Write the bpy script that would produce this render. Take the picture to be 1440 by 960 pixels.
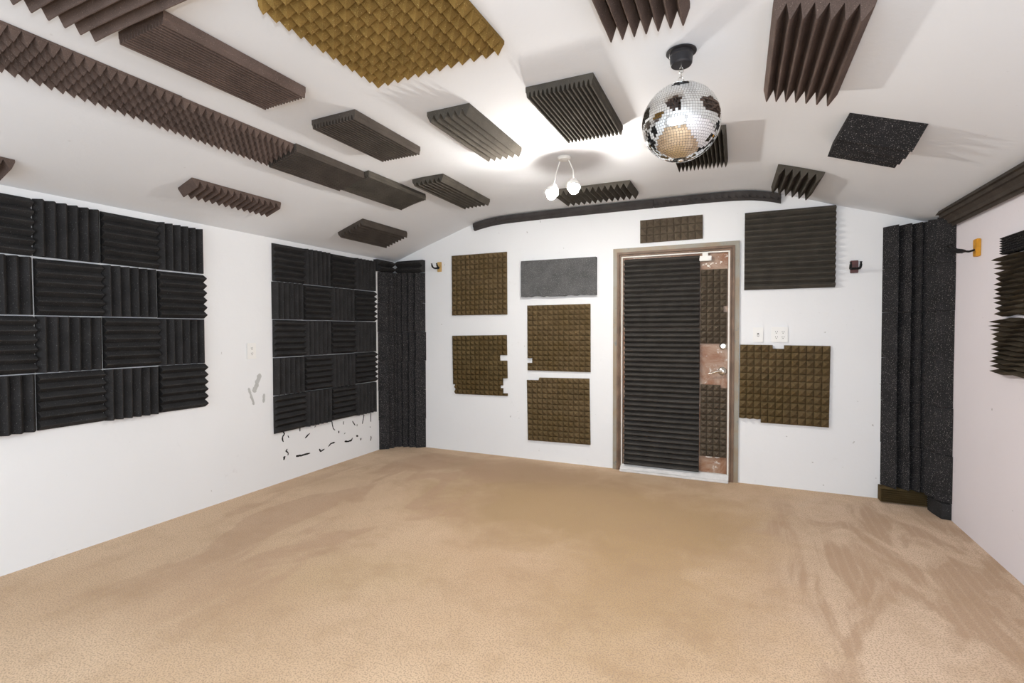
import bpy, bmesh, math, random
from mathutils import Vector, Matrix
random.seed(7)
for o in list(bpy.data.objects): bpy.data.objects.remove(o)
C = bpy.context.scene.collection
sc = bpy.context.scene

# ------------------------------------------------------------------ camera
cam = bpy.data.cameras.new('camera'); co = bpy.data.objects.new('camera', cam); C.objects.link(co)
cam.sensor_width = 36; cam.lens = 700.7/1440*36; cam.clip_start = .02
Rv = Vector((0.91088586, 0.41265241, -0.00222266)); Uv = Vector((-0.00749319, 0.02192523, 0.99973153)); Fv = Vector((-0.41259035, 0.91062466, -0.02306347))
m = Matrix((Rv, Uv, -Fv)).transposed().to_4x4(); m.translation = Vector((0, 0, 1.2325))
co.matrix_world = m
sc.camera = co
# ------------------------------------------------------------------ light and exposure
sc.view_settings.view_transform = 'Standard'; sc.view_settings.look = 'None'
sc.view_settings.gamma = 1; sc.view_settings.use_curve_mapping = False
sc.view_settings.exposure = 0.27
w = bpy.data.worlds.new('world'); sc.world = w; w.use_nodes = True
w.node_tree.nodes['Background'].inputs[0].default_value = (.8, .87, 1, 1); w.node_tree.nodes['Background'].inputs[1].default_value = .3
def lamp(name, kind, loc, power, col, size=.1, size_y=None, rot=(0, 0, 0)):
    l = bpy.data.lights.new(name, kind); l.energy = power; l.color = col
    if kind == 'AREA':
        l.size = size
        if size_y: l.shape = 'RECTANGLE'; l.size_y = size_y
    else: l.shadow_soft_size = size
    o = bpy.data.objects.new(name, l); C.objects.link(o); o.location = loc; o.rotation_euler = rot
    return o
FLASH = lamp('camera_flash', 'POINT', (.03, -.03, 1.45), 56, (.84, .925, 1), .035)
REAR_FILL = lamp('rear_fill_light', 'AREA', (-1.0, -1.62, 1.25), 56, (.80, .905, 1), 3.4, 1.5, (math.radians(90), 0, 0))  # soft fill added behind the camera to brighten the room
BULB = [(-.945, 3.03, 2.128), (-1.10, 3.06, 2.118)]
BULB_W = 860

# ------------------------------------------------------------------ materials
def s2l(c): return tuple(((x/255+.055)/1.055)**2.4 if x > 10 else x/255/12.92 for x in c)+(1,)
def newmat(name):
    m = bpy.data.materials.new(name); m.use_nodes = True
    nt = m.node_tree; b = nt.nodes['Principled BSDF']
    return m, nt, b
def N(nt, t, **k):
    n = nt.nodes.new(t)
    for a, v in k.items():
        if a in n.inputs: n.inputs[a].default_value = v
        else: setattr(n, a, v)
    return n
def mixc(nt, fac, a, b, mode='MIX'):
    n = nt.nodes.new('ShaderNodeMix'); n.data_type = 'RGBA'; n.blend_type = mode
    for sock, v in ((n.inputs[0], fac), (n.inputs[6], a), (n.inputs[7], b)):
        if hasattr(v, 'node'): nt.links.new(v, sock)
        else: sock.default_value = v
    return n.outputs[2]
def ramp(nt, src, p0, p1, c0=(0, 0, 0, 1), c1=(1, 1, 1, 1)):
    r = nt.nodes.new('ShaderNodeValToRGB'); r.color_ramp.elements[0].position = p0; r.color_ramp.elements[1].position = p1
    r.color_ramp.elements[0].color = c0; r.color_ramp.elements[1].color = c1
    nt.links.new(src, r.inputs[0]); return r.outputs[0]
def noise(nt, scale, detail=2, rough=.5, vec=None, dist=0):
    n = N(nt, 'ShaderNodeTexNoise'); n.inputs['Scale'].default_value = scale; n.inputs['Detail'].default_value = detail
    n.inputs['Roughness'].default_value = rough; n.inputs['Distortion'].default_value = dist
    if vec is None:
        tc = N(nt, 'ShaderNodeTexCoord'); vec = tc.outputs['Object']
    nt.links.new(vec, n.inputs['Vector']); return n.outputs['Fac']
def bump(nt, b, h, strength, dist):
    n = nt.nodes.new('ShaderNodeBump'); n.inputs['Strength'].default_value = strength; n.inputs['Distance'].default_value = dist
    nt.links.new(h, n.inputs['Height']); nt.links.new(n.outputs[0], b.inputs['Normal'])
def foam_mat(name, rgb, speck=None, speck_amt=.62, patch=None):
    m, nt, b = newmat(name)
    c = s2l(rgb); d = tuple(x*.72 for x in c[:3])+(1,); l = tuple(min(1, x*1.25) for x in c[:3])+(1,)
    f = ramp(nt, noise(nt, 9, 3), .3, .7)
    col = mixc(nt, f, d, l)
    if patch:
        col = mixc(nt, ramp(nt, noise(nt, 3.0, 2, dist=.6), .45, .65), col, s2l(patch))
    fine = noise(nt, 380, 1)
    col = mixc(nt, ramp(nt, fine, .3, .75), col, mixc(nt, .5, col, tuple(min(1, x*1.8) for x in c[:3])+(1,)))
    if speck:
        col = mixc(nt, ramp(nt, noise(nt, 230, 1), speck_amt, speck_amt+.06), col, s2l(speck))
    nt.links.new(col, b.inputs['Base Color']); b.inputs['Roughness'].default_value = 1
    b.inputs['Specular IOR Level'].default_value = .12
    bump(nt, b, fine, .35, .003)
    return m
def flat(name, rgb, rough=.6, metal=0, spec=.3, var=0, nscale=8):
    m, nt, b = newmat(name)
    c = s2l(rgb)
    f = ramp(nt, noise(nt, nscale, 4), .35, .7)
    k = 1-var
    nt.links.new(mixc(nt, f, c, tuple(x*k for x in c[:3])+(1,)), b.inputs['Base Color'])
    b.inputs['Roughness'].default_value = rough; b.inputs['Metallic'].default_value = metal; b.inputs['Specular IOR Level'].default_value = spec
    return m
M = {}
M['black'] = foam_mat('black_foam', (46, 45, 45), (120, 120, 120), .70)
M['speck'] = foam_mat('speckled_foam', (40, 39, 40), (150, 146, 142), .655)
M['brown'] = foam_mat('brown_foam', (86, 73, 67), (130, 115, 105), .68)
M['dkbrown'] = foam_mat('dark_brown_foam', (68, 62, 57), (110, 100, 92), .69)
M['grey'] = foam_mat('grey_brown_foam', (72, 68, 62), (120, 110, 95), .70)
M['gold'] = foam_mat('golden_foam', (114, 90, 48), (175, 150, 100), .68)
M['olive'] = foam_mat('olive_foam', (93, 78, 55), None, patch=(84, 69, 42))
M['olive2'] = foam_mat('olive_foam_worn', (86, 72, 47), None, patch=(74, 58, 32))
M['taupe'] = foam_mat('taupe_foam', (88, 78, 66), None)
M['edge'] = foam_mat('charcoal_strip_foam', (62, 59, 58), None)
M['slab'] = foam_mat('grey_slab_foam', (80, 80, 80), (150, 150, 150), .63)
M['ragged'] = foam_mat('ragged_foam', (66, 58, 47), None, patch=(84, 75, 62))
M['doorfoam'] = foam_mat('door_foam', (66, 63, 60), (110, 105, 100), .70)
# painted plaster wall
def wall_mat(name, rgb, scuff=.5):
    m, nt, b = newmat(name); c = s2l(rgb)
    dirt = ramp(nt, noise(nt, 5, 8, .75, dist=1.2), .63, .74)
    col = mixc(nt, ramp(nt, noise(nt, 1.2, 3), .3, .8), c, tuple(x*.95 for x in c[:3])+(1,))
    n = nt.nodes.new('ShaderNodeMath'); n.operation = 'MULTIPLY'; n.inputs[1].default_value = scuff*.35; nt.links.new(dirt, n.inputs[0])
    col = mixc(nt, n.outputs[0], col, s2l((150, 146, 140)))
    sp = ramp(nt, noise(nt, 22, 2), .765, .79)
    n2 = nt.nodes.new('ShaderNodeMath'); n2.operation = 'MULTIPLY'; n2.inputs[1].default_value = scuff; nt.links.new(sp, n2.inputs[0])
    col = mixc(nt, n2.outputs[0], col, s2l((120, 112, 100)))
    nt.links.new(col, b.inputs['Base Color']); b.inputs['Roughness'].default_value = .75; b.inputs['Specular IOR Level'].default_value = .2
    bump(nt, b, noise(nt, 14, 5, .6), .25, .006)
    return m
M['wall'] = wall_mat('white_wall_paint', (234, 235, 236))
M['wallr'] = wall_mat('white_wall_paint_right', (236, 230, 234), .6)
M['ceil'] = wall_mat('white_ceiling_paint', (228, 231, 235), .12)
# carpet
def carpet():
    m, nt, b = newmat('tan_carpet')
    tc = N(nt, 'ShaderNodeTexCoord'); V = tc.outputs['Object']
    def mp(sx, sy, rz=0, loc=(0, 0, 0)):
        q = nt.nodes.new('ShaderNodeMapping'); q.inputs['Scale'].default_value = (sx, sy, 1); q.inputs['Rotation'].default_value = (0, 0, rz); q.inputs['Location'].default_value = loc
        nt.links.new(V, q.inputs['Vector']); return q.outputs[0]
    def mul(a, k):
        n = nt.nodes.new('ShaderNodeMath'); n.operation = 'MULTIPLY'; nt.links.new(a, n.inputs[0])
        if hasattr(k, 'node'): nt.links.new(k, n.inputs[1])
        else: n.inputs[1].default_value = k
        return n.outputs[0]
    base = mixc(nt, ramp(nt, noise(nt, 1.1, 3, .5, V), .35, .7), s2l((215, 186, 154)), s2l((199, 167, 132)))
    # traffic stain, ochre, in the middle of the room
    def blob(cx, cy, rx, ry, soft, rot=0):
        q = nt.nodes.new('ShaderNodeMapping'); q.vector_type = 'TEXTURE'
        q.inputs['Location'].default_value = (cx, cy, 0); q.inputs['Rotation'].default_value = (0, 0, rot); q.inputs['Scale'].default_value = (rx, ry, 1)
        nt.links.new(V, q.inputs['Vector'])
        ds = nt.nodes.new('ShaderNodeVectorMath'); ds.operation = 'LENGTH'; nt.links.new(q.outputs[0], ds.inputs[0])
        ad = nt.nodes.new('ShaderNodeMath'); ad.operation = 'ADD'; nt.links.new(ds.outputs['Value'], ad.inputs[0])
        nn = nt.nodes.new('ShaderNodeMath'); nn.operation = 'MULTIPLY_ADD'; nn.inputs[1].default_value = .9; nn.inputs[2].default_value = -.45
        nt.links.new(noise(nt, 2.6, 4, .6, V, .6), nn.inputs[0]); nt.links.new(nn.outputs[0], ad.inputs[1])
        return ramp(nt, ad.outputs[0], 1-soft, 1.0, (1, 1, 1, 1), (0, 0, 0, 1))
    col = mixc(nt, mul(blob(-.9, 3.35, 1.7, .95, .55), .85), base, s2l((172, 142, 98)))
    col = mixc(nt, mul(blob(-.45, 2.5, .55, .95, .6), .65), col, s2l((182, 150, 106)))
    col = mixc(nt, mul(blob(-1.75, 1.95, .5, .35, .7, .5), .35), col, s2l((186, 158, 112)))
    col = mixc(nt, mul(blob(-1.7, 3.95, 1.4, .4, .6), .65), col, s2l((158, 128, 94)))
    # vacuum strokes: patches of pile brushed the other way
    def strokes(rot, sx, sy, lo, hi, loc=(0, 0, 0)):
        return ramp(nt, noise(nt, 1.0, 2, .45, mp(sx, sy, rot, loc), .7), lo, hi)
    vr = ramp(nt, noise(nt, 1.0, 5, .55, mp(3.8, 1.2, math.radians(10), (.4, .9, 0)), 1.3), .45, .56)
    mr = blob(1.05, 2.6, 1.0, 2.1, .3, math.radians(8))
    ridge = nt.nodes.new('ShaderNodeTexWave'); ridge.inputs['Scale'].default_value = 6.5; ridge.inputs['Distortion'].default_value = 2.5; ridge.inputs['Detail'].default_value = 2
    nt.links.new(mp(1, .12, math.radians(10)), ridge.inputs['Vector'])
    col = mixc(nt, mul(mr, .45), col, s2l((224, 200, 178)))
    streak = mixc(nt, mul(ramp(nt, ridge.outputs['Fac'], .7, 1), .3), s2l((176, 144, 114)), s2l((206, 178, 150)))
    col = mixc(nt, mul(mul(vr, mr), .75), col, streak)
    vl = ramp(nt, noise(nt, 1.0, 5, .5, mp(2.6, 1.1, math.radians(-50), (3, 1, 0)), .9), .48, .54)
    ml = blob(-2.5, 2.9, .95, 1.9, .35)
    col = mixc(nt, mul(mul(vl, ml), .6), col, s2l((184, 150, 120)))
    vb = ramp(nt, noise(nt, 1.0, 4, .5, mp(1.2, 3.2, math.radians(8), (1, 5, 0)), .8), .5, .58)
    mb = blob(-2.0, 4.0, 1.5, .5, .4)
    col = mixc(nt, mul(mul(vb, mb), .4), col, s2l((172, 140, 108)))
    # small stains and specks
    col = mixc(nt, mul(ramp(nt, noise(nt, 7, 2, .5, V), .74, .8), .3), col, s2l((170, 130, 84)))
    col = mixc(nt, mul(ramp(nt, noise(nt, 3.2, 5, .7, V), .48, .7), .5), col, s2l((174, 142, 106)))
    fine = noise(nt, 150, 2, .6, V)
    col = mixc(nt, mul(ramp(nt, fine, .55, .32), .7), col, s2l((140, 108, 80)))
    col = mixc(nt, mul(ramp(nt, fine, .5, .8), .45), col, s2l((236, 214, 190)))
    nt.links.new(col, b.inputs['Base Color']); b.inputs['Roughness'].default_value = 1; b.inputs['Specular IOR Level'].default_value = .05
    b.inputs['Sheen Weight'].default_value = .12
    bump(nt, b, noise(nt, 130, 3, .6, V), .6, .006)
    return m
M['carpet'] = carpet()
m_, nt, b = newmat('worn_grey_casing'); b.inputs['Roughness'].default_value = .5
c1_ = mixc(nt, ramp(nt, noise(nt, 4, 4, .6, dist=.5), .4, .6), s2l((146, 142, 130)), s2l((146, 130, 108)))
c1_ = mixc(nt, ramp(nt, noise(nt, 11, 4, .7), .6, .7), c1_, s2l((112, 118, 116)))
nt.links.new(c1_, b.inputs['Base Color']); M['steel_grey'] = m_
M['jamb'] = flat('brown_jamb_paint', (126, 102, 84), .5, 0, .3, .4, 10)
M['gasket'] = flat('white_weatherstrip', (235, 230, 222), .5)
M['sill'] = flat('white_metal_sill', (226, 224, 222), .4, 0, .5, .15, 20)
def leaf_mat():
    m, nt, b = newmat('worn_brown_door_paint')
    col = mixc(nt, ramp(nt, noise(nt, 5, 6, .7, dist=.8), .42, .62), s2l((136, 92, 62)), s2l((170, 146, 126)))
    col = mixc(nt, ramp(nt, noise(nt, 16, 5, .7), .62, .68), col, s2l((205, 196, 186)))
    nt.links.new(col, b.inputs['Base Color']); b.inputs['Roughness'].default_value = .45
    return m
M['leaf'] = leaf_mat()
M['chrome'] = flat('satin_nickel', (214, 210, 202), .25, .9, .5)
M['plate'] = flat('white_plastic', (236, 235, 232), .4)
M['dark'] = flat('dark_slot', (60, 58, 55), .6)
M['motor'] = flat('black_plastic', (38, 37, 40), .4, 0, .4)
M['rubber'] = flat('black_foam_rubber', (26, 25, 25), .7)
M['pine'] = flat('pale_wood', (205, 170, 110), .5, 0, .3, .25, 30)
M['mahogany'] = flat('reddish_wood', (92, 48, 44), .4, 0, .4, .4, 30)
M['amber'] = flat('amber_wood', (222, 158, 46), .45, 0, .3, .25, 30)
M['white_metal'] = flat('white_enamel', (235, 233, 228), .35)
M['scrap'] = flat('black_foam_residue', (40, 39, 36), 1, 0, .1, .3, 60)
M['smudge'] = flat('grey_plaster_smear', (190, 191, 189), .8, 0, .1, .1, 20)
M['splash'] = flat('white_paint_drips', (232, 226, 216), .5)
mm, nt, b = newmat('mirror_glass'); b.inputs['Metallic'].default_value = 1; b.inputs['Roughness'].default_value = .04; b.inputs['Base Color'].default_value = (.9, .92, .92, 1); M['mirror'] = mm
M['grout'] = flat('ball_backing', (80, 82, 82), .5, .3)
mm, nt, b = newmat('lit_bulb'); b.inputs['Emission Color'].default_value = (1, .95, .89, 1); b.inputs['Emission Strength'].default_value = BULB_W; b.inputs['Base Color'].default_value = (1, 1, 1, 1); M['bulb'] = mm

# ------------------------------------------------------------------ helpers
def link(name, bm, mat, parent=None, loc=(0, 0, 0), smooth=False):
    bmesh.ops.recalc_face_normals(bm, faces=bm.faces)
    me = bpy.data.meshes.new(name); bm.to_mesh(me); bm.free()
    for p in me.polygons: p.use_smooth = smooth
    o = bpy.data.objects.new(name, me); me.materials.append(mat); C.objects.link(o)
    o.location = loc
    if parent: o.parent = parent
    return o
def tag(o, label=None, cat=None, group=None, kind=None):
    if label: o['label'] = label
    if cat: o['category'] = cat
    if group: o['group'] = group
    if kind: o['kind'] = kind
    return o
def empty(name, loc, label=None, cat=None, group=None, kind=None, rz=0):
    o = bpy.data.objects.new(name, None); C.objects.link(o); o.location = loc; o.rotation_euler = (0, 0, rz); o.empty_display_size = .05
    return tag(o, label, cat, group, kind)
def box(bm, a, b, bev=0):
    r = bmesh.ops.create_cube(bm, size=1)
    vs = r['verts']
    for v in vs: v.co = Vector([a[i]+(v.co[i]+.5)*(b[i]-a[i]) for i in range(3)])
    if bev:
        es = {e for v in vs for e in v.link_edges}
        bmesh.ops.bevel(bm, geom=list(es), offset=bev, segments=2, affect='EDGES')
def bx(a, b, bev=0):
    bm = bmesh.new(); box(bm, a, b, bev); return bm
def tube(bm, pts, r, n=10, radii=None, cap=True):
    pts = [Vector(p) for p in pts]; rings = []
    for i, p in enumerate(pts):
        t = (pts[min(i+1, len(pts)-1)]-pts[max(i-1, 0)]).normalized()
        a = Vector((0, 0, 1)) if abs(t.z) < .9 else Vector((1, 0, 0))
        u = t.cross(a).normalized(); v = t.cross(u); rr = radii[i] if radii else r
        rings.append([bm.verts.new(p+u*math.cos(k*2*math.pi/n)*rr+v*math.sin(k*2*math.pi/n)*rr) for k in range(n)])
    for i in range(len(rings)-1):
        for k in range(n): bm.faces.new((rings[i][k], rings[i][(k+1) % n], rings[i+1][(k+1) % n], rings[i+1][k]))
    if cap: bm.faces.new(rings[0]); bm.faces.new(rings[-1][::-1])
def lathe(bm, prof, axis='z', n=32, c=(0, 0, 0)):
    rings = []
    for r, h in prof:
        ring = []
        for k in range(n):
            a = 2*math.pi*k/n; x, y = math.cos(a)*max(r, 1e-4), math.sin(a)*max(r, 1e-4)
            p = (x, y, h) if axis == 'z' else ((x, h, y) if axis == 'y' else (h, x, y))
            ring.append(bm.verts.new(Vector(p)+Vector(c)))
        rings.append(ring)
    for i in range(len(rings)-1):
        for k in range(n): bm.faces.new((rings[i][k], rings[i][(k+1) % n], rings[i+1][(k+1) % n], rings[i+1][k]))
    bm.faces.new(rings[0]); bm.faces.new(rings[-1])
def prism(bm, poly, a, b, mapf):
    """poly: list of 2D, extruded from a to b; mapf(p,q,t)->xyz"""
    A = [bm.verts.new(mapf(p, q, a)) for p, q in poly]; B = [bm.verts.new(mapf(p, q, b)) for p, q in poly]
    n = len(poly)
    for i in range(n): bm.faces.new((A[i], A[(i+1) % n], B[(i+1) % n], B[i]))
    bm.faces.new(A); bm.faces.new(B[::-1])
# ------------------------------------------------------------------ room
XL, XR, YB, YR = -3.366, 1.262, 4.386, -1.65
DX0, DX1, DZ = -.955, -.035, 1.90
_px = [-3.366, -2.96, -2.70, -2.42, -2.16, -1.8, -1.2, -.6, -.2, .05, .18, .31, .495, .668, .98, 1.262]
_pz = [1.965, 2.108, 2.193, 2.282, 2.326, 2.337, 2.34, 2.34, 2.338, 2.328, 2.308, 2.272, 2.210, 2.150, 2.052, 1.957]
def zraw(x):
    n = len(_px)
    if x <= _px[0]: i = 0
    elif x >= _px[-1]: i = n-2
    else: i = max(k for k in range(n-1) if _px[k] <= x)
    def d(k):
        if k == 0: return (_pz[1]-_pz[0])/(_px[1]-_px[0])
        if k == n-1: return (_pz[-1]-_pz[-2])/(_px[-1]-_px[-2])
        return (_pz[k+1]-_pz[k-1])/(_px[k+1]-_px[k-1])
    h = _px[i+1]-_px[i]; t = (x-_px[i])/h
    return (2*t**3-3*t*t+1)*_pz[i]+(t**3-2*t*t+t)*h*d(i)+(-2*t**3+3*t*t)*_pz[i+1]+(t**3-t*t)*h*d(i+1)
def zc(x): return zraw(x)
def nc(x):
    s = (zraw(x+.01)-zraw(x-.01))/.02
    return Vector((s, 0, -1)).normalized()
def cmap(x, y, h): return Vector((x, y, zc(x)))+nc(x)*(h+.0015)
def ident(x, y, z): return Vector((x, y, z))

link('floor', bx((XL-.1, YR-.1, -.08), (XR+.1, YB+.15, 0)), M['carpet'])['kind'] = 'structure'
bm = bmesh.new()
xs = [XL-.1+i*(XR-XL+.2)/120 for i in range(121)]
prism(bm, [(x, zc(x)) for x in xs]+[(x, 2.6) for x in reversed(xs)], YR-.1, YB+.12, lambda p, q, t: (p, t, q))
link('ceiling', bm, M['ceil'])['kind'] = 'structure'
WT = 2.55
link('wall_left', bx((XL-.1, YR-.1, -.05), (XL, YB+.1, WT)), M['wall'])['kind'] = 'structure'
link('wall_right', bx((XR, YR-.1, -.05), (XR+.1, YB+.1, WT)), M['wallr'])['kind'] = 'structure'
bm = bmesh.new()
def ngonwall(bm, poly, y0, y1): prism(bm, poly, y0, y1, lambda p, q, t: (p, t, q))
ngonwall(bm, [(XL-.1, -.05), (DX0, -.05), (DX0, DZ), (DX1, DZ), (DX1, -.05), (XR+.1, -.05), (XR+.1, WT), (XL-.1, WT)], YB, YB+.1)
link('wall_back', bm, M['wall'])['kind'] = 'structure'
# rear wall with an added, unseen window around the fill light (behind the camera)
bm = bmesh.new()
WX0, WX1, WZ0, WZ1 = -2.7, .7, .5, 1.95
for a, b_ in (((XL-.1, YR-.1, -.05), (WX0, YR, WT)), ((WX1, YR-.1, -.05), (XR+.1, YR, WT)), ((WX0, YR-.1, -.05), (WX1, YR, WZ0)), ((WX0, YR-.1, WZ1), (WX1, YR, WT))): box(bm, a, b_)
link('wall_rear', bm, M['wall'])['kind'] = 'structure'
wf = empty('added_window_1', (0, 0, 0), kind='structure')  # made-up window, out of view, that houses the rear fill
bm = bmesh.new()
for i in range(4):
    x = WX0+(WX1-WX0)*i/3; box(bm, (x-.025, YR-.06, WZ0), (x+.025, YR-.01, WZ1))
box(bm, (WX0, YR-.06, WZ0), (WX1, YR-.01, WZ0+.05)); box(bm, (WX0, YR-.06, WZ1-.05), (WX1, YR-.01, WZ1))
link('added_window_frame', bm, M['white_metal'], wf)

# ------------------------------------------------------------------ foam builders
def frange(a, b, n): return [a+(b-a)*i/n for i in range(n+1)]
def hfield(us, vs, hf, mapf, mask=None, jit=.0, base=0.0):
    """closed slab: top at height hf(i,j), bottom at 0. mask(i,j)->True keeps the cell"""
    bm = bmesh.new(); nu, nv = len(us), len(vs)
    keep = [[(mask is None or mask((us[i]+us[i+1])/2, (vs[j]+vs[j+1])/2)) for j in range(nv-1)] for i in range(nu-1)]
    H = [[hf(i, j) for j in range(nv)] for i in range(nu)]
    T = {}; B = {}
    def top(i, j):
        if (i, j) not in T:
            e = 0 if i in (0, nu-1) or j in (0, nv-1) else 1
            T[i, j] = bm.verts.new(mapf(us[i]+random.uniform(-jit, jit)*e, vs[j]+random.uniform(-jit, jit)*e, H[i][j]+random.uniform(-jit, jit)))
        return T[i, j]
    def bot(i, j):
        if (i, j) not in B: B[i, j] = bm.verts.new(mapf(us[i], vs[j], base))
        return B[i, j]
    def K(i, j): return 0 <= i < nu-1 and 0 <= j < nv-1 and keep[i][j]
    for i in range(nu-1):
        for j in range(nv-1):
            if not keep[i][j]: continue
            q = [(i, j), (i+1, j), (i+1, j+1), (i, j+1)]
            hs = [H[a][b] for a, b in q]
            k = max(range(4), key=lambda t: abs(hs[t]-sum(hs)/4))
            v = [top(*p) for p in q]
            bm.faces.new((v[k], v[(k+1) % 4], v[(k+2) % 4])); bm.faces.new((v[k], v[(k+2) % 4], v[(k+3) % 4]))
            bq = [bot(*p) for p in q]
            bm.faces.new(bq[::-1])
            for (p0, p1, ni, nj) in ((q[0], q[1], i, j-1), (q[1], q[2], i+1, j), (q[2], q[3], i, j+1), (q[3], q[0], i-1, j)):
                if not K(ni, nj): bm.faces.new((top(*p1), top(*p0), bot(*p0), bot(*p1)))
    return bm
def pyramid(x0, x1, y0, y1, nx, ny, tb, th, mapf, mask=None, jit=.0006, groove=.008):
    g = .05
    def nodes(a, b, n):
        L = []
        for k in range(n):
            for f in (0, g, .5, 1-g): L.append(a+(b-a)*(k+f)/n)
        return L+[b]
    us = nodes(x0, x1, nx); vs = nodes(y0, y1, ny); mu, mv = len(us)-1, len(vs)-1
    def hf(i, j):
        if (i % 4 == 0 and 0 < i < mu) or (j % 4 == 0 and 0 < j < mv): return tb-groove
        return tb+(th if i % 4 == 2 and j % 4 == 2 else 0)
    return hfield(us, vs, hf, mapf, mask, jit)
def ridged(x0, x1, y0, y1, n, tb, th, mapf, along='v', mask=None, jit=.0004, m=10, round_=True, half_ends=False):
    """n ridges. along='v': the ridges run along v and repeat along u"""
    fr = [(0, 0), (.42, .93), (.465, 1), (.535, 1), (.58, .93)] if round_ else [(0, 0), (.2, .25), (.30, .95), (.36, 1), (.64, 1), (.70, .95), (.8, .25)]
    def nodes(a, b):
        L = []; 
        for k in range(n):
            for f, h in fr: L.append((a+(b-a)*(k+f)/n, tb+th*h))
        L.append((b, tb)); return L
    if along == 'v':
        nd = nodes(x0, x1); us = [q[0] for q in nd]; vs = frange(y0, y1, m); hf = lambda i, j: nd[i][1]
    else:
        nd = nodes(y0, y1); vs = [q[0] for q in nd]; us = frange(x0, x1, m); hf = lambda i, j: nd[j][1]
    return hfield(us, vs, hf, mapf, mask, jit)
def place(name, bm, mat, label, group=None, cat='foam panel', smooth=False):
    vs = [v.co.copy() for v in bm.verts]
    c = sum(vs, Vector())/len(vs)
    for v in bm.verts: v.co -= c
    return tag(link(name, bm, mat, None, c, smooth), label, cat, group)
def rotmap(mapf, cx, cy, deg):
    a = math.radians(deg); s, c = math.sin(a), math.cos(a)
    return lambda x, y, h: mapf(cx+(x-cx)*c-(y-cy)*s, cy+(x-cx)*s+(y-cy)*c, h)
bmap = lambda x, z, h: Vector((x, YB-.0015-h, z))          # back wall
rmap = lambda y, z, h: Vector((XR-.0015-h, y, z))          # right wall

# ------------------------------------------------------------------ ceiling foam
GC = 'foam pieces stuck to the ceiling'
def cp(kind, x0, x1, y0, y1, n, tb, th, mat, label, along='v', rot=0, **k):
    f = rotmap(cmap, (x0+x1)/2, (y0+y1)/2, rot)
    if kind == 'p': return place('pyramid_foam_panel', pyramid(x0, x1, y0, y1, n[0], n[1], tb, th, f, **k), M[mat], label, GC)
    return place('wedge_foam_panel', ridged(x0, x1, y0, y1, n, tb, th, f, along, **k), M[mat], label, GC)
cp('w', -2.12, -1.52, .435, 1.062, 14, .012, .042, 'brown', 'brown ceiling foam panel with deep coarse ridges in the top left corner of the photo', 'u')
cp('w', -2.075, -1.80, 1.092, 1.70, 15, .024, .024, 'brown', 'long brown finely ribbed ceiling panel between the pyramid strip and golden panel', m=24, rot=-1.2, round_=False)
cp('p', -2.555, -2.32, .84, 1.475, (6, 17), .012, .040, 'brown', 'brown pyramid foam strip on the ceiling, the nearer of two joined end to end')
cp('p', -2.56, -2.325, 1.478, 2.112, (6, 17), .012, .040, 'brown', 'brown pyramid foam strip on the ceiling, joined to the dark ribbed strip')
cp('w', -2.55, -2.31, 2.114, 2.68, 16, .026, .022, 'dkbrown', 'dark ribbed ceiling strip directly after the pyramid strip', rot=-.5, m=24, round_=False)
cp('w', -2.525, -2.27, 2.684, 3.345, 16, .026, .022, 'grey', 'dark ribbed ceiling strip at the far end of the long foam row', rot=-.8, m=24, round_=False)
def chamf(x, y):
    return (x+1.475)+(y-1.165) > .05 and (-.83-x)+(1.785-y) > .03
cp('p', -1.475, -.83, 1.165, 1.785, (12, 12), .014, .036, 'gold', 'large golden brown pyramid foam panel at the top centre of the ceiling', rot=-1.5, mask=chamf)
cp('w', -2.04, -1.75, 1.967, 2.53, 14, .024, .024, 'dkbrown', 'brown finely ribbed ceiling panel just beyond the long brown ribbed one', m=24, round_=False)
cp('w', -1.445, -1.2, 2.15, 2.80, 6, .02, .036, 'grey', 'grey brown ceiling panel with six coarse ridges pointing at the glowing bulbs', m=16)
cp('w', -2.165, -1.905, 3.02, 3.77, 7, .02, .034, 'grey', 'small dark coarse ridged ceiling panel beside the end of the long foam row', rot=.8, m=16)
cp('w', -3.035, -2.905, 1.895, 2.515, 14, .012, .044, 'brown', 'short brown ridged strip on the left ceiling slope between the two wall blocks', 'u', m=4)
cp('w', -3.09, -2.82, 3.25, 3.85, 8, .022, .034, 'dkbrown', 'dark ridged panel low on the left ceiling slope above the far wall block', m=16)
cp('w', -3.25, -3.135, .63, 1.20, 13, .012, .044, 'brown', 'brown ridged ceiling strip whose tip shows at the left photo edge', 'u', m=4)
cp('w', -.89, -.575, 2.12, 2.73, 15, .024, .026, 'grey', 'brown finely ribbed ceiling panel left of the mirror ball', m=24, round_=False)
cp('w', -.445, -.155, 1.19, 1.81, 7, .015, .055, 'brown', 'coarse ridged ceiling panel at the top photo edge left of the ball mount', m=16)
cp('w', .10, .385, 1.88, 2.53, 7, .015, .052, 'brown', 'large coarse ridged ceiling panel at the top photo edge right of the ball', m=16)
cp('w', -.375, -.065, 2.94, 3.52, 13, .018, .038, 'grey', 'dark ridged ceiling panel partly hidden behind the mirror ball', m=20)
cp('w', -1.345, -.735, 3.74, 4.09, 13, .016, .038, 'grey', 'wide ridged ceiling panel behind the glowing bulbs', m=8)
cp('w', .225, .485, 3.65, 4.15, 6, .018, .048, 'grey', 'coarse ridged ceiling panel beside the right end of the curved strip', rot=1, m=12)
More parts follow.
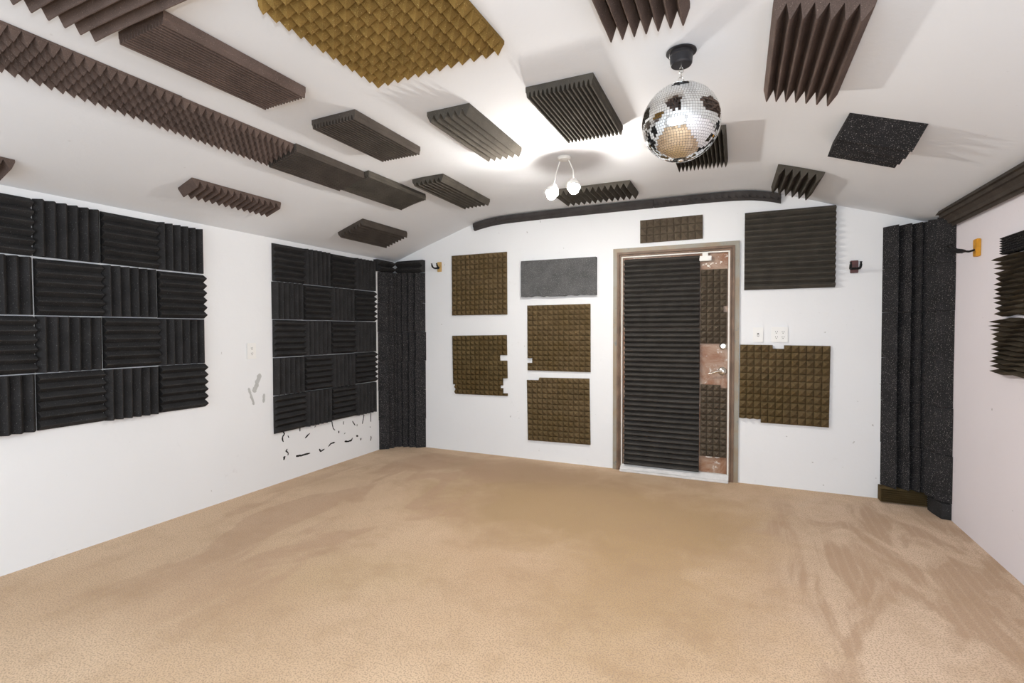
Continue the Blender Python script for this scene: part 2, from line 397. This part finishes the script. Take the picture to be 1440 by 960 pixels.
# sawtooth speckled piece on the right slope
def saw_profile(n, pitch, h0, h1):
    P = []
    for k in range(n):
        P += [(k*pitch, h0 if k else 0.0), ((k+1)*pitch-.004, h1)]
    return P
bm = bmesh.new()
prof = [(0, 0), (.108, .082), (.118, .084), (.119, .045), (.195, .088), (.205, .090), (.206, .045), (.282, .088), (.293, .090), (.294, .045), (.368, .082), (.378, .082), (.40, .0)]
f = rotmap(cmap, .6, 2.95, 1)
prism(bm, [(2.735+p, q) for p, q in prof], .455, .745, lambda p, q, t: f(t, p, q))
place('wedge_foam_panel', bm, M['speck'], 'thick speckled black foam block on the right ceiling slope right of the mirror ball', GC)

# strip along the top of the back wall
def edge_strip(xa, xb, label, bumps, d=.045, ht=.07, drop=0.0):
    n = max(2, round((xb-xa)/.025))
    bm = bmesh.new()
    xs_ = frange(xa, xb, n); rings = []
    for i, x in enumerate(xs_):
        zt = zc(x)-.004-drop; b1 = (.022 if (bumps and i % 2) else 0)
        prof = [(0, 0), (d, 0), (d+.002+b1*.2, -.030), (d*.75+b1, -.048), (d*.8, -.058), (d*.5, -ht), (0, -ht)]
        rings.append([bm.verts.new((x, YB-.0015-p, zt+q-(.0 if p < d*.9 else .004))) for p, q in prof])
    for i in range(len(rings)-1):
        k = len(rings[0])
        for j in range(k): bm.faces.new((rings[i][j], rings[i][(j+1) % k], rings[i+1][(j+1) % k], rings[i+1][j]))
    bm.faces.new(rings[0]); bm.faces.new(rings[-1][::-1])
    return place('foam_edge_strip', bm, M['edge'], label, 'foam strips along the wall and ceiling edges', 'foam strip')
edge_strip(-2.385, -2.135, 'short slanting charcoal foam strip at the left end of the row above the back wall', False, d=.05)
edge_strip(-2.13, -.66, 'long smooth charcoal foam strip along the top of the back wall under the bulbs', False)
edge_strip(-.655, .295, 'notched charcoal foam strip bending down over the door on the back wall', True)
# strip along the right wall and ceiling
bm = bmesh.new()
z1 = zc(XR-.001)
prof = [(XR-.002, z1-.055), (XR-.002, z1-.012), (XR-.095, zc(XR-.095)-.003)]
gro = []
A_, B_ = Vector((XR-.10, zc(XR-.10)-.006)), Vector((XR-.002, z1-.058))
for k in range(9):
    t = (k+.25)/9; p = A_.lerp(B_, t); nrm = Vector((-.55, -.83))
    gro.append(tuple(p+nrm*(.026 if k % 2 == 0 and k != 4 else .014)))
prism(bm, prof+gro, 2.75, 4.058, lambda p, q, t: (p, t, q))
place('foam_edge_strip', bm, M['dkbrown'], 'dark brown ribbed foam strip along the top of the right wall', 'foam strips along the wall and ceiling edges', 'foam strip')

# ------------------------------------------------------------------ foam squares on the left wall
def square_mesh():
    q = .2975
    return ridged(-q/2, q/2, -q/2, q/2, 6, .011, .037, lambda u, v, h: Vector((h, u, v)), 'u', jit=.0004, m=4)
variants = []
for k in range(4):
    bm = square_mesh()
    bmesh.ops.recalc_face_normals(bm, faces=bm.faces)
    me = bpy.data.meshes.new('foam_square'); bm.to_mesh(me); bm.free(); me.materials.append(M['black']); variants.append(me)
proto = bpy.data.objects.new('foam_square', variants[0])
rows_w = ['top', 'second', 'third', 'fourth', 'bottom']
used = [False]
def put_square(y, z, horiz, label, group):
    o = proto if not used[0] else proto.copy()
    used[0] = True
    o.data = variants[random.randrange(4)]
    C.objects.link(o)
    o.location = (XL+.0015, y+random.uniform(-.0015, .0015), z+random.uniform(-.001, .001))
    o.rotation_euler = (math.radians(random.uniform(-.35, .35)+(0 if horiz else 90)), 0, 0)
    tag(o, label, 'foam square', group)
cw = ['nearest', 'second', 'third', 'farthest']
for r in range(4):
    for c_ in range(4):
        h = (r+c_) % 2 == 0
        rw = rows_w[r] if r < 3 else 'bottom'
        put_square(1.04+.305*(c_+.5), 1.92-.3035*(r+.5)+(.004 if r == 0 else 0), h,
                   f"black foam square with {'horizontal' if h else 'upright'} ridges in the near left wall block, {rw} row, {cw[c_]} column", 'foam squares of the near left wall block')
rw5 = ['top', 'second', 'middle', 'fourth', 'bottom']
for r in range(5):
    for c_ in range(4):
        h = (r+c_) % 2 == 0
        put_square(2.815+.305*(c_+.5)-(.004 if r in (1,) else 0), 1.928-.304*(r+.5), h,
                   f"black foam square with {'horizontal' if h else 'upright'} ridges in the far left wall block, {rw5[r]} row, {cw[c_]} column", 'foam squares of the far left wall block')

# ------------------------------------------------------------------ corner columns
def column_poly(la, lb):
    L = [(la, 0), (la-.07, .09), (la-.075, .025), (la-.14, .11), (la-.145, .045), (.115, .125), (.10, .085), (.088, .105),
         (.10, lb-.22+.0), (.045, lb-.155), (.085, lb-.15), (.035, lb-.08), (.075, lb-.072), (0, lb)]
    return L+[(0, 0)]
RC = [(.314, 0), (.250, .084), (.240, .086), (.236, .012), (.180, .100), (.170, .102), (.166, .03), (.122, .118), (.113, .116), (.10, .06), (.106, .092), (.106, .100), (.04, .150), (.100, .160), (.100, .168), (.03, .235), (.074, .240), (.070, .250), (0, .322), (0, 0)]
LCp = [(.386, 0), (.31, .08), (.305, .02), (.24, .095), (.235, .035), (.17, .11), (.16, .06), (.12, .125), (.115, .09), (.10, .12), (.05, .165), (.105, .175), (.03, .225), (.09, .238), (0, .296), (0, 0)]
zr = [.108, .415, .722, 1.028, 1.352, 1.665, 1.955]
names = ['lowest', 'second from the floor', 'third from the floor', 'fourth from the floor', 'fifth from the floor', 'topmost']
for k in range(6):
    sx = random.uniform(-.004, .004); sy = random.uniform(-.006, .006)
    if k == 0: sx, sy = -.004, .01
    if k == 5: sx, sy = 0, -.0
    bm = bmesh.new()
    P = [(max(0, a+(sx if a > .01 else 0)), max(0, b_+(sy if b_ > .01 else 0))) for a, b_ in RC]
    top = zr[k+1]-.002
    prism(bm, P, zr[k], top, lambda a, b_, t: (XR-.0015-a, YB-.0015-b_, t))
    if k == 5:
        for v in bm.verts:
            if v.co.z > 1.9: v.co.z = min(1.963, zc(v.co.x)-.012) + (.0)
    place('corner_foam_block', bm, M['speck'], f'speckled black foam block of the right corner column, {names[k]}', 'foam blocks stacked in the right corner', 'corner foam')
zl = [.002, .304, .61, .915, 1.215, 1.515, 1.832]
for k in range(6):
    sx = random.uniform(-.004, .004); sy = random.uniform(-.004, .004)
    if k == 0: sx, sy = -.006, -.008
    bm = bmesh.new()
    P = [(max(0, a+(sx if a > .01 else 0)), max(0, b_+(sy if b_ > .01 else 0))) for a, b_ in LCp]
    prism(bm, P, zl[k], zl[k+1]-.002, lambda a, b_, t: (XL+.0015+a, YB-.0015-b_, t))
    place('corner_foam_block', bm, M['speck'], f'speckled black foam block of the left corner column, {names[k]}', 'foam blocks stacked in the left corner', 'corner foam')
# top pieces of the left corner
bm = ridged(-3.30, -2.98, 1.836, 1.962, 2, .05, .05, bmap, 'u', m=6)
place('wedge_foam_panel', bm, M['black'], 'short black foam offcut capping the left corner column on the back wall side', None)
lmap = lambda y, z, h: Vector((XL+.0015+h, y, z))
bm = ridged(4.03, 4.27, 1.836, 1.950, 2, .05, .05, lmap, 'u', m=6)
place('wedge_foam_panel', bm, M['black'], 'short black foam offcut capping the left corner column on the left wall side', None)
# offcuts at the foot of the right corner
bm = ridged(.938, 1.205, .002, .105, 7, .065, .032, bmap, 'u', m=3, jit=.0002)
place('wedge_foam_panel', bm, M['olive2'], 'olive ridged foam offcut on the carpet at the foot of the right corner column', None)
bm = bmesh.new()
prism(bm, [(0, .325), (.05, .318), (.068, .21), (.072, .14), (.058, .10), (0, .10)], .002, .102, lambda a, b_, t: (XR-.0015-a, YB-.0015-b_, t))
place('foam_offcut', bm, M['black'], 'dark smooth foam offcut on the carpet under the right corner column beside the right wall', None, 'foam offcut')

# ------------------------------------------------------------------ back wall foam
GB = 'square foam panels on the back wall'
cell = lambda *holes: (lambda x, z: not any(h(x, z) for h in holes))
R_ = lambda x0, x1, z0, z1: (lambda x, z: x0 < x < x1 and z0 < z < z1)
def bp(x0, x1, z0, z1, nx, nz, mat, label, tb=.014, th=.022, rot=0, **k):
    f = rotmap(bmap, (x0+x1)/2, (z0+z1)/2, rot)
    return place('pyramid_foam_panel', pyramid(x0, x1, z0, z1, nx, nz, tb, th, f, **k), M[mat], label, GB)
bp(-2.650, -2.035, 1.382, 1.986, 12, 12, 'olive', 'olive pyramid foam panel high on the left of the back wall, edges whole', rot=.1)
bp(-2.645, -2.035, .588, 1.18, 12, 12, 'olive2', 'olive pyramid foam panel with a torn right edge on the back wall', rot=.8,
   mask=cell(R_(-2.10, -2, .92, .985), R_(-2.075, -2, .62, .77), R_(-2.10, -2, .66, .69), R_(-2.66, -2.62, .5, .68)))
bp(-1.82, -1.208, .85, 1.465, 12, 13, 'olive', 'olive pyramid foam panel under the flat grey slab, nick in its lower left edge', rot=.2,
   mask=cell(R_(-1.84, -1.78, .925, .965)))
bp(-1.822, -1.212, .188, .787, 12, 12, 'olive', 'lowest olive pyramid foam panel left of the door', rot=1.0,
   mask=cell(R_(-1.84, -1.70, .765, .83)))
bp(.016, .63, .498, 1.110, 12, 11, 'olive', 'olive pyramid foam panel under the switches right of the door, notch in its top edge', rot=-.4,
   tb=.016, th=.026, mask=cell(R_(.235, .335, 1.08, 1.2), R_(0, .045, .40, .53), R_(.05, .18, .40, .515)))
bp(-.770, -.268, 1.976, 2.170, 9, 3, 'taupe', 'small taupe pyramid foam piece above the door', rot=.3)
bm = ridged(.044, .655, 1.545, 2.152, 14, .016, .034, bmap, 'u', m=16)
place('wedge_foam_panel', bm, M['grey'], 'dark ribbed foam panel right of the door near the ceiling', GB)
# flat slab with a torn lower edge
bm = bmesh.new()
pts = [(-1.872, 1.882), (-1.150, 1.880)]
low = []
x = -1.150
zz = 1.545
while x > -1.872:
    low.append((x, zz+random.uniform(-.004, .006))); x -= .03
low.append((-1.872, 1.546))
prism(bm, pts+low, 0, .045, lambda p, q, t: bmap(p, q, t))
place('foam_slab', bm, M['slab'], 'flat smooth grey foam slab between the olive panels on the back wall', None)

# ------------------------------------------------------------------ right wall ragged foam
def rag(y, z):
    return y < 3.30+.13*math.sin(0) and True
zs_ = []
bmR = None
def ragged(z0, z1, n, yfar, label, amp):
    random.seed(int(z0*1000))
    step = (z1-z0)/n
    us = frange(2.95, yfar, 12); nd = []
    for k in range(n): nd += [(z0+k*step, .022), (z0+(k+.5)*step, .060)]
    nd.append((z1, .022))
    vs = [a for a, _ in nd]
    offs = [random.uniform(-amp, 0) for _ in nd]
    def mp(y, z, h):
        j = min(range(len(vs)), key=lambda t: abs(vs[t]-z))
        e = max(0, (y-3.22)/(yfar-3.22)) if yfar > 3.22 else 0
        return rmap(y+offs[j]*e, z+math.sin(y*23+z*40)*.004, h*(1-.12*abs(math.sin(z*31+y*17))))
    bm = hfield(us, vs, lambda i, j: nd[j][1], mp, None, .0015)
    return place('ragged_foam_panel', bm, M['ragged'], label, 'torn foam on the right wall')
ragged(1.30, 1.605, 12, 3.42, 'ragged brown ridged foam piece on the right wall, upper of the torn pair', .05)
ragged(1.00, 1.285, 12, 3.44, 'ragged brown ridged foam piece on the right wall, lower of the torn pair', .05)
bm = ridged(2.95, 3.37, 1.612, 1.70, 7, .03, .012, rmap, 'u', m=6)
place('ribbed_foam_block', bm, M['speck'], 'speckled grey foam block above the ragged brown foam on the right wall', None)

# ------------------------------------------------------------------ door
d = empty('door_1', ((DX0+DX1)/2, YB, 0), kind='structure')
def dpart(name, bm, mat, label=None, parent=None):
    o = link(name, bm, mat); o.location = -Vector(d.location) if parent is None else (0, 0, 0)
    o.parent = parent or d
    if label: o['label'] = label
    return o
bm = bmesh.new()   # outer casing: three mitred members
cx0, cx1, cz = -1.002, .010, 1.940
for poly in ([(cx0, 0), (cx0+.034, 0), (cx0+.034, cz-.034), (cx0, cz)], [(cx1, 0), (cx1-.034, 0), (cx1-.034, cz-.034), (cx1, cz)], [(cx0, cz), (cx0+.034, cz-.034), (cx1-.034, cz-.034), (cx1, cz)]):
    prism(bm, poly, -.016, .01, lambda p, q, t: (p, YB+t, q))
dpart('door_casing', bm, M['steel_grey'], 'grey painted outer casing')
bm = bmesh.new()   # stepped jamb
for a, b_, y0, y1 in ((.034, .054, -.022, .003), (.054, .0585, -.006, .003), (.0585, .070, -.018, .003), (.0475, .070, .003, .08), (.070, .086, .004, .08)):
    box(bm, (cx0+a, YB+y0, .0), (cx0+b_, YB+y1, cz-a)); box(bm, (cx1-b_, YB+y0, .0), (cx1-a, YB+y1, cz-a)); box(bm, (cx0+b_, YB+y0, cz-b_), (cx1-b_, YB+y1, cz-a))
dpart('door_jamb', bm, M['jamb'], 'brown inner jamb')
bm = bmesh.new()
g0, g1 = cx0+.0705, cx1-.0705
box(bm, (g0, YB-.008, .03), (g0+.010, YB+.012, cz-.072)); box(bm, (g1-.012, YB-.008, .03), (g1, YB+.012, cz-.072)); box(bm, (g0+.01, YB-.008, cz-.082), (g1-.012, YB+.012, cz-.072))
dpart('weatherstrip', bm, M['gasket'], 'white weatherstrip')
bm = bmesh.new()
box(bm, (cx0+.0705, YB-.075, 0.001), (cx1-.0705, YB+.05, .018), .004)
prism(bm, [(-.05, .018), (.04, .018), (.04, .055), (-.005, .05)], cx0+.0705, cx1-.0705, lambda p, q, t: (t, YB+p, q))
dpart('door_sill', bm, M['sill'], 'pale metal door sill')
leaf = dpart('door_leaf', bx((cx0+.083, YB+.014, .052), (cx1-.083, YB+.055, cz-.083), .002), M['leaf'], 'worn brown door leaf')
LY = YB+.014
bm = bmesh.new(); lathe(bm, [(.030, LY), (.031, LY-.008), (.024, LY-.014), (.019, LY-.020), (.018, LY-.030), (.001, LY-.031)], 'y', 28, (-.107, 0, 1.098))
box(bm, (-.112, LY-.040, 1.083), (-.102, LY-.03, 1.113), .002)
dpart('deadbolt', bm, M['chrome'], 'round nickel deadbolt')
hb = bmesh.new(); lathe(hb, [(.034, LY), (.034, LY-.006), (.026, LY-.014), (.013, LY-.020), (.012, LY-.045), (.001, LY-.046)], 'y', 28, (-.112, 0, .893))
tube(hb, [(-.112, LY-.042, .893), (-.135, LY-.047, .896), (-.16, LY-.048, .889), (-.19, LY-.045, .877), (-.215, LY-.043, .874)], .008, 10, [.011, .010, .009, .007, .005])
dpart('door_handle', hb, M['chrome'], 'nickel lever handle')
bm = bmesh.new(); box(bm, (-.290, YB-.032, 1.792), (-.198, LY, 1.832), .003); box(bm, (-.268, YB-.022, 1.832), (-.225, LY, 1.862), .002)
dpart('door_bracket', bm, M['white_metal'], 'white metal bracket at the door head')
bm = bmesh.new()
random.seed(3)
for (xx, zz, s) in [(-.262, 1.765, .009), (-.24, 1.772, .007), (-.225, 1.757, .010), (-.205, 1.768, .006), (-.19, 1.775, .008), (-.165, 1.772, .005), (-.128, 1.782, .010), (-.133, 1.770, .005), (-.212, 1.745, .005)]:
    n = 9; prism(bm, [(xx+math.cos(t*2*math.pi/n)*s*random.uniform(.5, 1.5), zz+math.sin(t*2*math.pi/n)*s*random.uniform(.4, 1.1)) for t in range(n)], LY, LY-.0012, lambda p, q, t: (p, t, q))
for (xx, zz, l) in [(-.235, .178, .05), (-.165, .180, .035)]:
    prism(bm, [(xx, zz), (xx+l*.4, zz-.004), (xx+l, zz+.001), (xx+l, zz+.012), (xx+l*.5, zz+.01), (xx, zz+.014)], LY, LY-.0012, lambda p, q, t: (p, t, q))
dpart('paint_spatter', bm, M['splash'], 'white paint spatters')
# foam on the door
dmap = lambda x, z, h: Vector((x, LY-.0015-h, z))
hts = [(.045, .650), (.650, 1.247), (1.247, 1.845)]
for i, (a, b_) in enumerate(hts):
    o_ = [0, .003, -.002][i]
    bm = ridged(-.903+o_, -.287+o_*.3, a+.001, b_-.001, 14, .008, .042, dmap, 'u', m=6, jit=.0004)
    place('wedge_foam_panel', bm, M['doorfoam'], f"dark ribbed foam panel on the door, {['lowest', 'middle', 'uppermost'][i]} of three", 'ribbed foam panels on the door')
place('pyramid_foam_panel', pyramid(-.282, -.082, 1.118, 1.724, 4, 12, .012, .03, dmap, mask=cell(R_(-.115, -.07, 1.378, 1.425))), M['taupe'], 'narrow taupe pyramid foam strip on the door above the deadbolt')
place('pyramid_foam_panel', pyramid(-.277, -.078, .188, .780, 4, 12, .012, .03, dmap, mask=cell(R_(-.115, -.07, .745, .80))), M['taupe'], 'narrow taupe pyramid foam strip on the door below the lever handle')

# ------------------------------------------------------------------ switches and outlets
def plate(name, w, h, label, cat, gangs, f, kind):
    t = empty(name, f(0, 0, 0), label, cat)
    inv = -Vector(t.location)
    def P(nm, u0, u1, v0, v1, h0, h1, mt, lb=None, bev=.0):
        bm = bmesh.new()
        a = f(u0, v0, h0); c = f(u1, v1, h1)
        box(bm, [min(a[i], c[i]) for i in range(3)], [max(a[i], c[i]) for i in range(3)], bev)
        o = link(nm, bm, M[mt]); o.location = inv; o.parent = t
        if lb: o['label'] = lb
        return o
    P('cover_plate', -w/2, w/2, -h/2, h/2, .001, .010, 'plate', bev=.002)
    for g in range(gangs):
        u = (g-(gangs-1)/2)*.046
        if kind == 'switch':
            P('switch_surround', u-.006, u+.006, -.013, .013, .010, .0112, 'dark', 'dark toggle slot')
            P('switch_toggle', u-.004, u+.004, -.010, .004, .0112, .020, 'plate')
        else:
            for s in (-1, 1):
                P('socket', u-.017, u+.017, s*.02-.014, s*.02+.014, .010, .012, 'plate', bev=.0009)
                bm = bmesh.new()
                for du, hh in ((-.007, .009), (.006, .011)):
                    a = f(u+du, s*.02-.002, .012); c = f(u+du+.0025, s*.02-.002+hh, .0125)
                    box(bm, [min(a[i], c[i]) for i in range(3)], [max(a[i], c[i]) for i in range(3)])
                a = f(u-.003, s*.02-.011, .012); c = f(u+.003, s*.02-.006, .0125)
                box(bm, [min(a[i], c[i]) for i in range(3)], [max(a[i], c[i]) for i in range(3)])
                o = link('socket_slots', bm, M['dark']); o.location = inv; o.parent = t; o['label'] = 'dark plug slots'
    return t
fb = lambda cx, cz_: (lambda u, v, h: (cx+u, YB-h, cz_+v))
fl = lambda cy, cz_: (lambda u, v, h: (XL+h, cy+u, cz_+v))
plate('light_switch', .072, .117, 'white single light switch on the back wall right of the door', 'light switch', 1, fb(.146, 1.190), 'switch')
plate('wall_outlet', .115, .120, 'white double wall outlet above the notched foam panel right of the door', 'wall outlet', 2, fb(.296, 1.192), 'outlet')
plate('wall_outlet', .075, .120, 'white wall outlet on the left wall between the two foam blocks', 'wall outlet', 1, fl(2.625, 1.078), 'outlet')

# ------------------------------------------------------------------ guitar hangers
def hanger(loc, rz, wood, label, bw=.045, bh=.10, bt=.02, out=.075, reach=.06, skew=0):
    t = empty('wall_hanger', loc, label, 'wall hook', 'instrument hangers on the walls', rz=rz)
    link('mounting_block', bx((-bw/2, -bt, -bh/2), (bw/2, -.001, bh/2), .003), M[wood], t)
    bm = bmesh.new(); tube(bm, [(0, -bt+.001, -.012), (0, -bt-out*.5, -.020), (0, -bt-out, -.016)], .006, 10)
    link('stem', bm, M['rubber'], t)
    bm = bmesh.new()
    y = -bt-out
    for s in (-1, 1):
        tube(bm, [(0, y, -.016), (s*.018, y-.002, -.018), (s*.028, y-.014, -.016), (s*.030, y-reach*.7, -.010), (s*.030, y-reach, .006), (s*.030, y-reach-.006, .026)], .0085, 10)
    link('yoke', bm, M['rubber'], t)
    return t
hanger((-2.800, YB, 1.882), 0, 'pine', 'black wall hanger on a pale wood block left of the olive back wall panels', .046, .10, .018, .035, .05)
hanger((.775, YB, 1.690), math.radians(-4), 'mahogany', 'black wall hanger on a reddish block right of the ribbed panel on the back wall', .05, .092, .018, .03, .055)
hanger((XR, 3.728, 1.700), math.radians(-90), 'amber', 'black wall hanger on an amber wood block on the right wall', .05, .10, .022, .05, .06)

# ------------------------------------------------------------------ mirror ball
bc = Vector((-.213, 2.106, 2.056)); BR = .150
t = empty('mirror_ball', bc, 'mirror disco ball hanging from the ceiling by a short chain', 'disco ball')
bm = bmesh.new(); bmesh.ops.create_uvsphere(bm, u_segments=64, v_segments=40, radius=BR-.0018)
link('ball_core', bm, M['grout'], t, smooth=True)
bm = bmesh.new(); random.seed(11)
rows = 46; cellr = math.pi*BR/rows
for i in range(rows):
    ph = -math.pi/2+(i+.5)*math.pi/rows
    n = max(3, round(2*math.pi*BR*math.cos(ph)/cellr))
    for k in range(n):
        a = 2*math.pi*(k+.5*(i % 2)*0)/n
        nn = Vector((math.cos(ph)*math.cos(a), math.cos(ph)*math.sin(a), math.sin(ph)))
        e = Vector((-math.sin(a), math.cos(a), 0)); u = nn.cross(e)
        tn = (nn+e*random.gauss(0, .013)+u*random.gauss(0, .013)).normalized()
        e2 = (e-tn*e.dot(tn)).normalized(); u2 = tn.cross(e2); hw = cellr*.455; hv = cellr*.455
        if abs(ph) > 1.42: hw *= .8
        p = nn*BR
        q = [p+e2*sx*hw+u2*sy*hv for sx, sy in ((-1, -1), (1, -1), (1, 1), (-1, 1))]
        vt = [bm.verts.new(x) for x in q]; vb = [bm.verts.new(x-tn*.0022) for x in q]
        bm.faces.new(vt)
        for z in range(4): bm.faces.new((vt[z], vb[z], vb[(z+1) % 4], vt[(z+1) % 4]))
me = bpy.data.meshes.new('mirror_tiles'); bm.to_mesh(me); bm.free(); me.materials.append(M['mirror'])
o = bpy.data.objects.new('mirror_tiles', me); C.objects.link(o); o.parent = t
bm = bmesh.new(); lathe(bm, [(.016, BR-.004), (.016, BR+.002), (.006, BR+.004), (.005, BR+.012)], 'z', 16)
link('pole_cap', bm, M['chrome'], t)
bm = bmesh.new(); lathe(bm, [(.004, -BR-.006), (.012, -BR-.002), (.012, -BR+.003)], 'z', 16)
link('bottom_cap', bm, M['chrome'], t)
bm = bmesh.new()
def ring(bm, c, R, r, rot=0, sz=1.0):
    n = 16; pts = []
    for k in range(n+1):
        a = 2*math.pi*k/n; x = math.cos(a)*R; z = math.sin(a)*R*sz
        pts.append((c[0]+x*math.cos(rot), c[1]+x*math.sin(rot), c[2]+z))
    tube(bm, pts, r, 6, cap=False)
ring(bm, (0, 0, BR+.020), .010, .0018, .3, 1.0)
ring(bm, (0, 0, BR+.038), .008, .0016, 1.6, 1.5)
ring(bm, (0, 0, BR+.057), .008, .0016, .2, 1.5)
link('chain', bm, M['chrome'], t)
cz0 = zc(-.213)
t = empty('ball_motor', (-.213, 2.106, cz0), 'round black ball motor fixed to the ceiling above the mirror ball', 'ball motor')
bm = bmesh.new(); lathe(bm, [(.052, -.001), (.058, -.003), (.058, -.007), (.044, -.010)], 'z', 40); link('ceiling_flange', bm, M['motor'], t)
bm = bmesh.new(); lathe(bm, [(.046, -.009), (.046, -.02), (.044, -.022), (.042, -.050), (.038, -.056), (.010, -.057)], 'z', 40); link('motor_housing', bm, M['motor'], t)
bm = bmesh.new(); tube(bm, [(0, 0, -.056), (0, 0, -.068)], .004, 10)
link('hook', bm, M['chrome'], t)

# ------------------------------------------------------------------ ceiling light with two bulbs
lx, ly = -1.02, 3.07
t = empty('ceiling_light', (lx, ly, zc(lx)), 'white ceiling light with two glowing bulbs in front of the back wall', 'ceiling light')
bm = bmesh.new(); lathe(bm, [(.042, -.002), (.044, -.010), (.036, -.020), (.012, -.025)], 'z', 32); link('canopy', bm, M['white_metal'], t)
for k, B in enumerate(BULB):
    b0 = Vector(B)-Vector(t.location)
    sgn = 1 if k == 0 else -1
    top = Vector((sgn*.03, 0, -.026)); dirv = Vector((sgn*.12, -.35, -1)).normalized()
    neck = b0-dirv*.055
    bm = bmesh.new(); tube(bm, [top, top.lerp(neck, .5)+Vector((sgn*.01, .01, 0)), neck], .004, 10)
    arm = link('lamp_arm', bm, M['white_metal'], t)
    q = dirv.to_track_quat('Z', 'Y').to_matrix().to_4x4(); q.translation = neck
    bm = bmesh.new(); lathe(bm, [(.010, -.008), (.020, 0), (.038, .030), (.042, .058), (.040, .058), (.036, .032), (.016, .012)], 'z', 28); bm.transform(q); link('lamp_cup', bm, M['white_metal'], t)
    bm = bmesh.new(); lathe(bm, [(.014, .024), (.018, .034), (.027, .050), (.031, .066), (.029, .082), (.020, .094), (.006, .099)], 'z', 28); bm.transform(q); link('bulb', bm, M['bulb'], t, smooth=True)
# ------------------------------------------------------------------ foam scraps on the left wall
def ribbon(pts, wd, name, mat, label, cat, group=None, seed=0, th=.004):
    random.seed(seed); P = [Vector(p) for p in pts]
    # densify
    D = []
    for i in range(len(P)-1):
        n = max(2, int((P[i+1]-P[i]).length/.010))
        for k in range(n): D.append(P[i].lerp(P[i+1], k/n))
    D.append(P[-1]); n = len(D); L, Rr = [], []
    for i, p in enumerate(D):
        tg = (D[min(i+1, n-1)]-D[max(i-1, 0)]).normalized(); nr = Vector((-tg.y, tg.x))
        e = .55 if i in (0, n-1) else 1
        L.append(p+nr*wd*e*random.uniform(.6, 1.25)); Rr.append(p-nr*wd*e*random.uniform(.6, 1.25))
    bm = bmesh.new(); rows_ = []
    for i in range(n):
        a, c = L[i], Rr[i]
        rows_.append([bm.verts.new((XL+.0008, a.x, a.y)), bm.verts.new((XL+.0008+th, D[i].x, D[i].y)), bm.verts.new((XL+.0008, c.x, c.y))])
    for i in range(n-1):
        r0, r1 = rows_[i], rows_[i+1]
        for j in range(3): bm.faces.new((r0[j], r0[(j+1) % 3], r1[(j+1) % 3], r1[j]))
    bm.faces.new(rows_[0]); bm.faces.new(rows_[-1][::-1])
    return place(name, bm, mat, label, group, cat)
SCR = [
([(2.907, .43), (2.911, .403), (2.922, .391), (2.902, .366), (2.902, .347), (2.91, .326)], .006, 'squiggly black foam scrap hanging under the near end of the far wall block'),
([(2.955, .369), (2.959, .36), (2.965, .348)], .004, 'tiny black foam scrap just right of the squiggly one under the far wall block'),
([(3.08, .408), (3.079, .381)], .008, 'drop shaped black foam scrap close under the far wall block'),
([(3.262, .41), (3.239, .386)], .003, 'thin slanted foam sliver touching the far wall block above the thick slanted scrap'),
([(3.185, .344), (3.159, .329), (3.133, .312)], .007, 'thick slanted black foam scrap under the far wall block'),
([(3.444, .404), (3.449, .374), (3.458, .336), (3.482, .316)], .005, 'long L shaped black foam scrap hanging at the middle of the far wall block'),
([(3.528, .301), (3.529, .279)], .009, 'round black foam dot just right of the L shaped scrap'),
([(3.611, .267), (3.597, .259)], .004, 'tiny slanted foam dot above the broad jagged scrap'),
([(3.589, .379), (3.588, .35)], .005, 'short upright black foam scrap right of the L shaped scrap'),
([(3.71, .363), (3.726, .337), (3.747, .314)], .006, 'black foam scrap slanting down to the right near the corner column'),
([(3.772, .321), (3.77, .301)], .003, 'tiny foam sliver beside the scrap slanting down to the right'),
([(3.871, .403), (3.865, .364), (3.847, .312)], .006, 'long upright foam scrap, second nearest to the left corner column'),
([(3.973, .399), (3.971, .311)], .005, 'long straight foam scrap hanging nearest to the left corner column'),
([(3.96, .265), (3.959, .253)], .003, 'tiny foam dot below the long straight scrap by the left corner'),
([(3.76, .212), (3.786, .201)], .009, 'small blunt foam blob right of the broad jagged scrap'),
([(3.826, .176), (3.819, .154)], .009, 'oval foam blob between the blunt blob and the lowest scrap by the corner'),
([(3.97, .167), (3.976, .146), (3.964, .12)], .006, 'lowest black foam scrap by the left corner column'),
([(3.602, .187), (3.648, .177), (3.691, .18), (3.707, .199)], .008, 'broad jagged black foam scrap with its right end turned up'),
([(3.398, .182), (3.427, .203), (3.476, .205)], .007, 'curved black foam scrap left of the broad jagged one'),
([(3.29, .184), (3.308, .159), (3.35, .171)], .008, 'cup shaped black foam scrap right of the long level one'),
([(3.035, .18), (3.097, .172), (3.183, .172)], .008, 'long level black foam scrap low on the left wall'),
([(2.948, .259), (2.934, .246), (2.957, .224), (2.952, .205)], .006, 'hooked black foam scrap above the lowest near blob'),
([(2.923, .206), (2.911, .177)], .012, 'lowest blob of black foam under the near end of the far wall block')]
for k, (p, wd, lb) in enumerate(SCR):
    ribbon(p, wd, 'foam_scrap', M['scrap'], lb, 'foam scrap', 'foam scraps left on the left wall', k)
sm = [([(2.60, .80), (2.625, .72), (2.645, .665)], .010), ([(2.70, .90), (2.67, .82), (2.645, .76)], .018), ([(2.735, .74), (2.73, .67)], .010)]
wl = bpy.data.objects['wall_left']
for k, (p, wd) in enumerate(sm):
    o = ribbon(p, wd, 'plaster_smear', M['smudge'], 'grey smear', '', None, 90+k, .0008)
    o.parent = wl
    for q in ('category', 'group'):
        if q in o: del o[q]
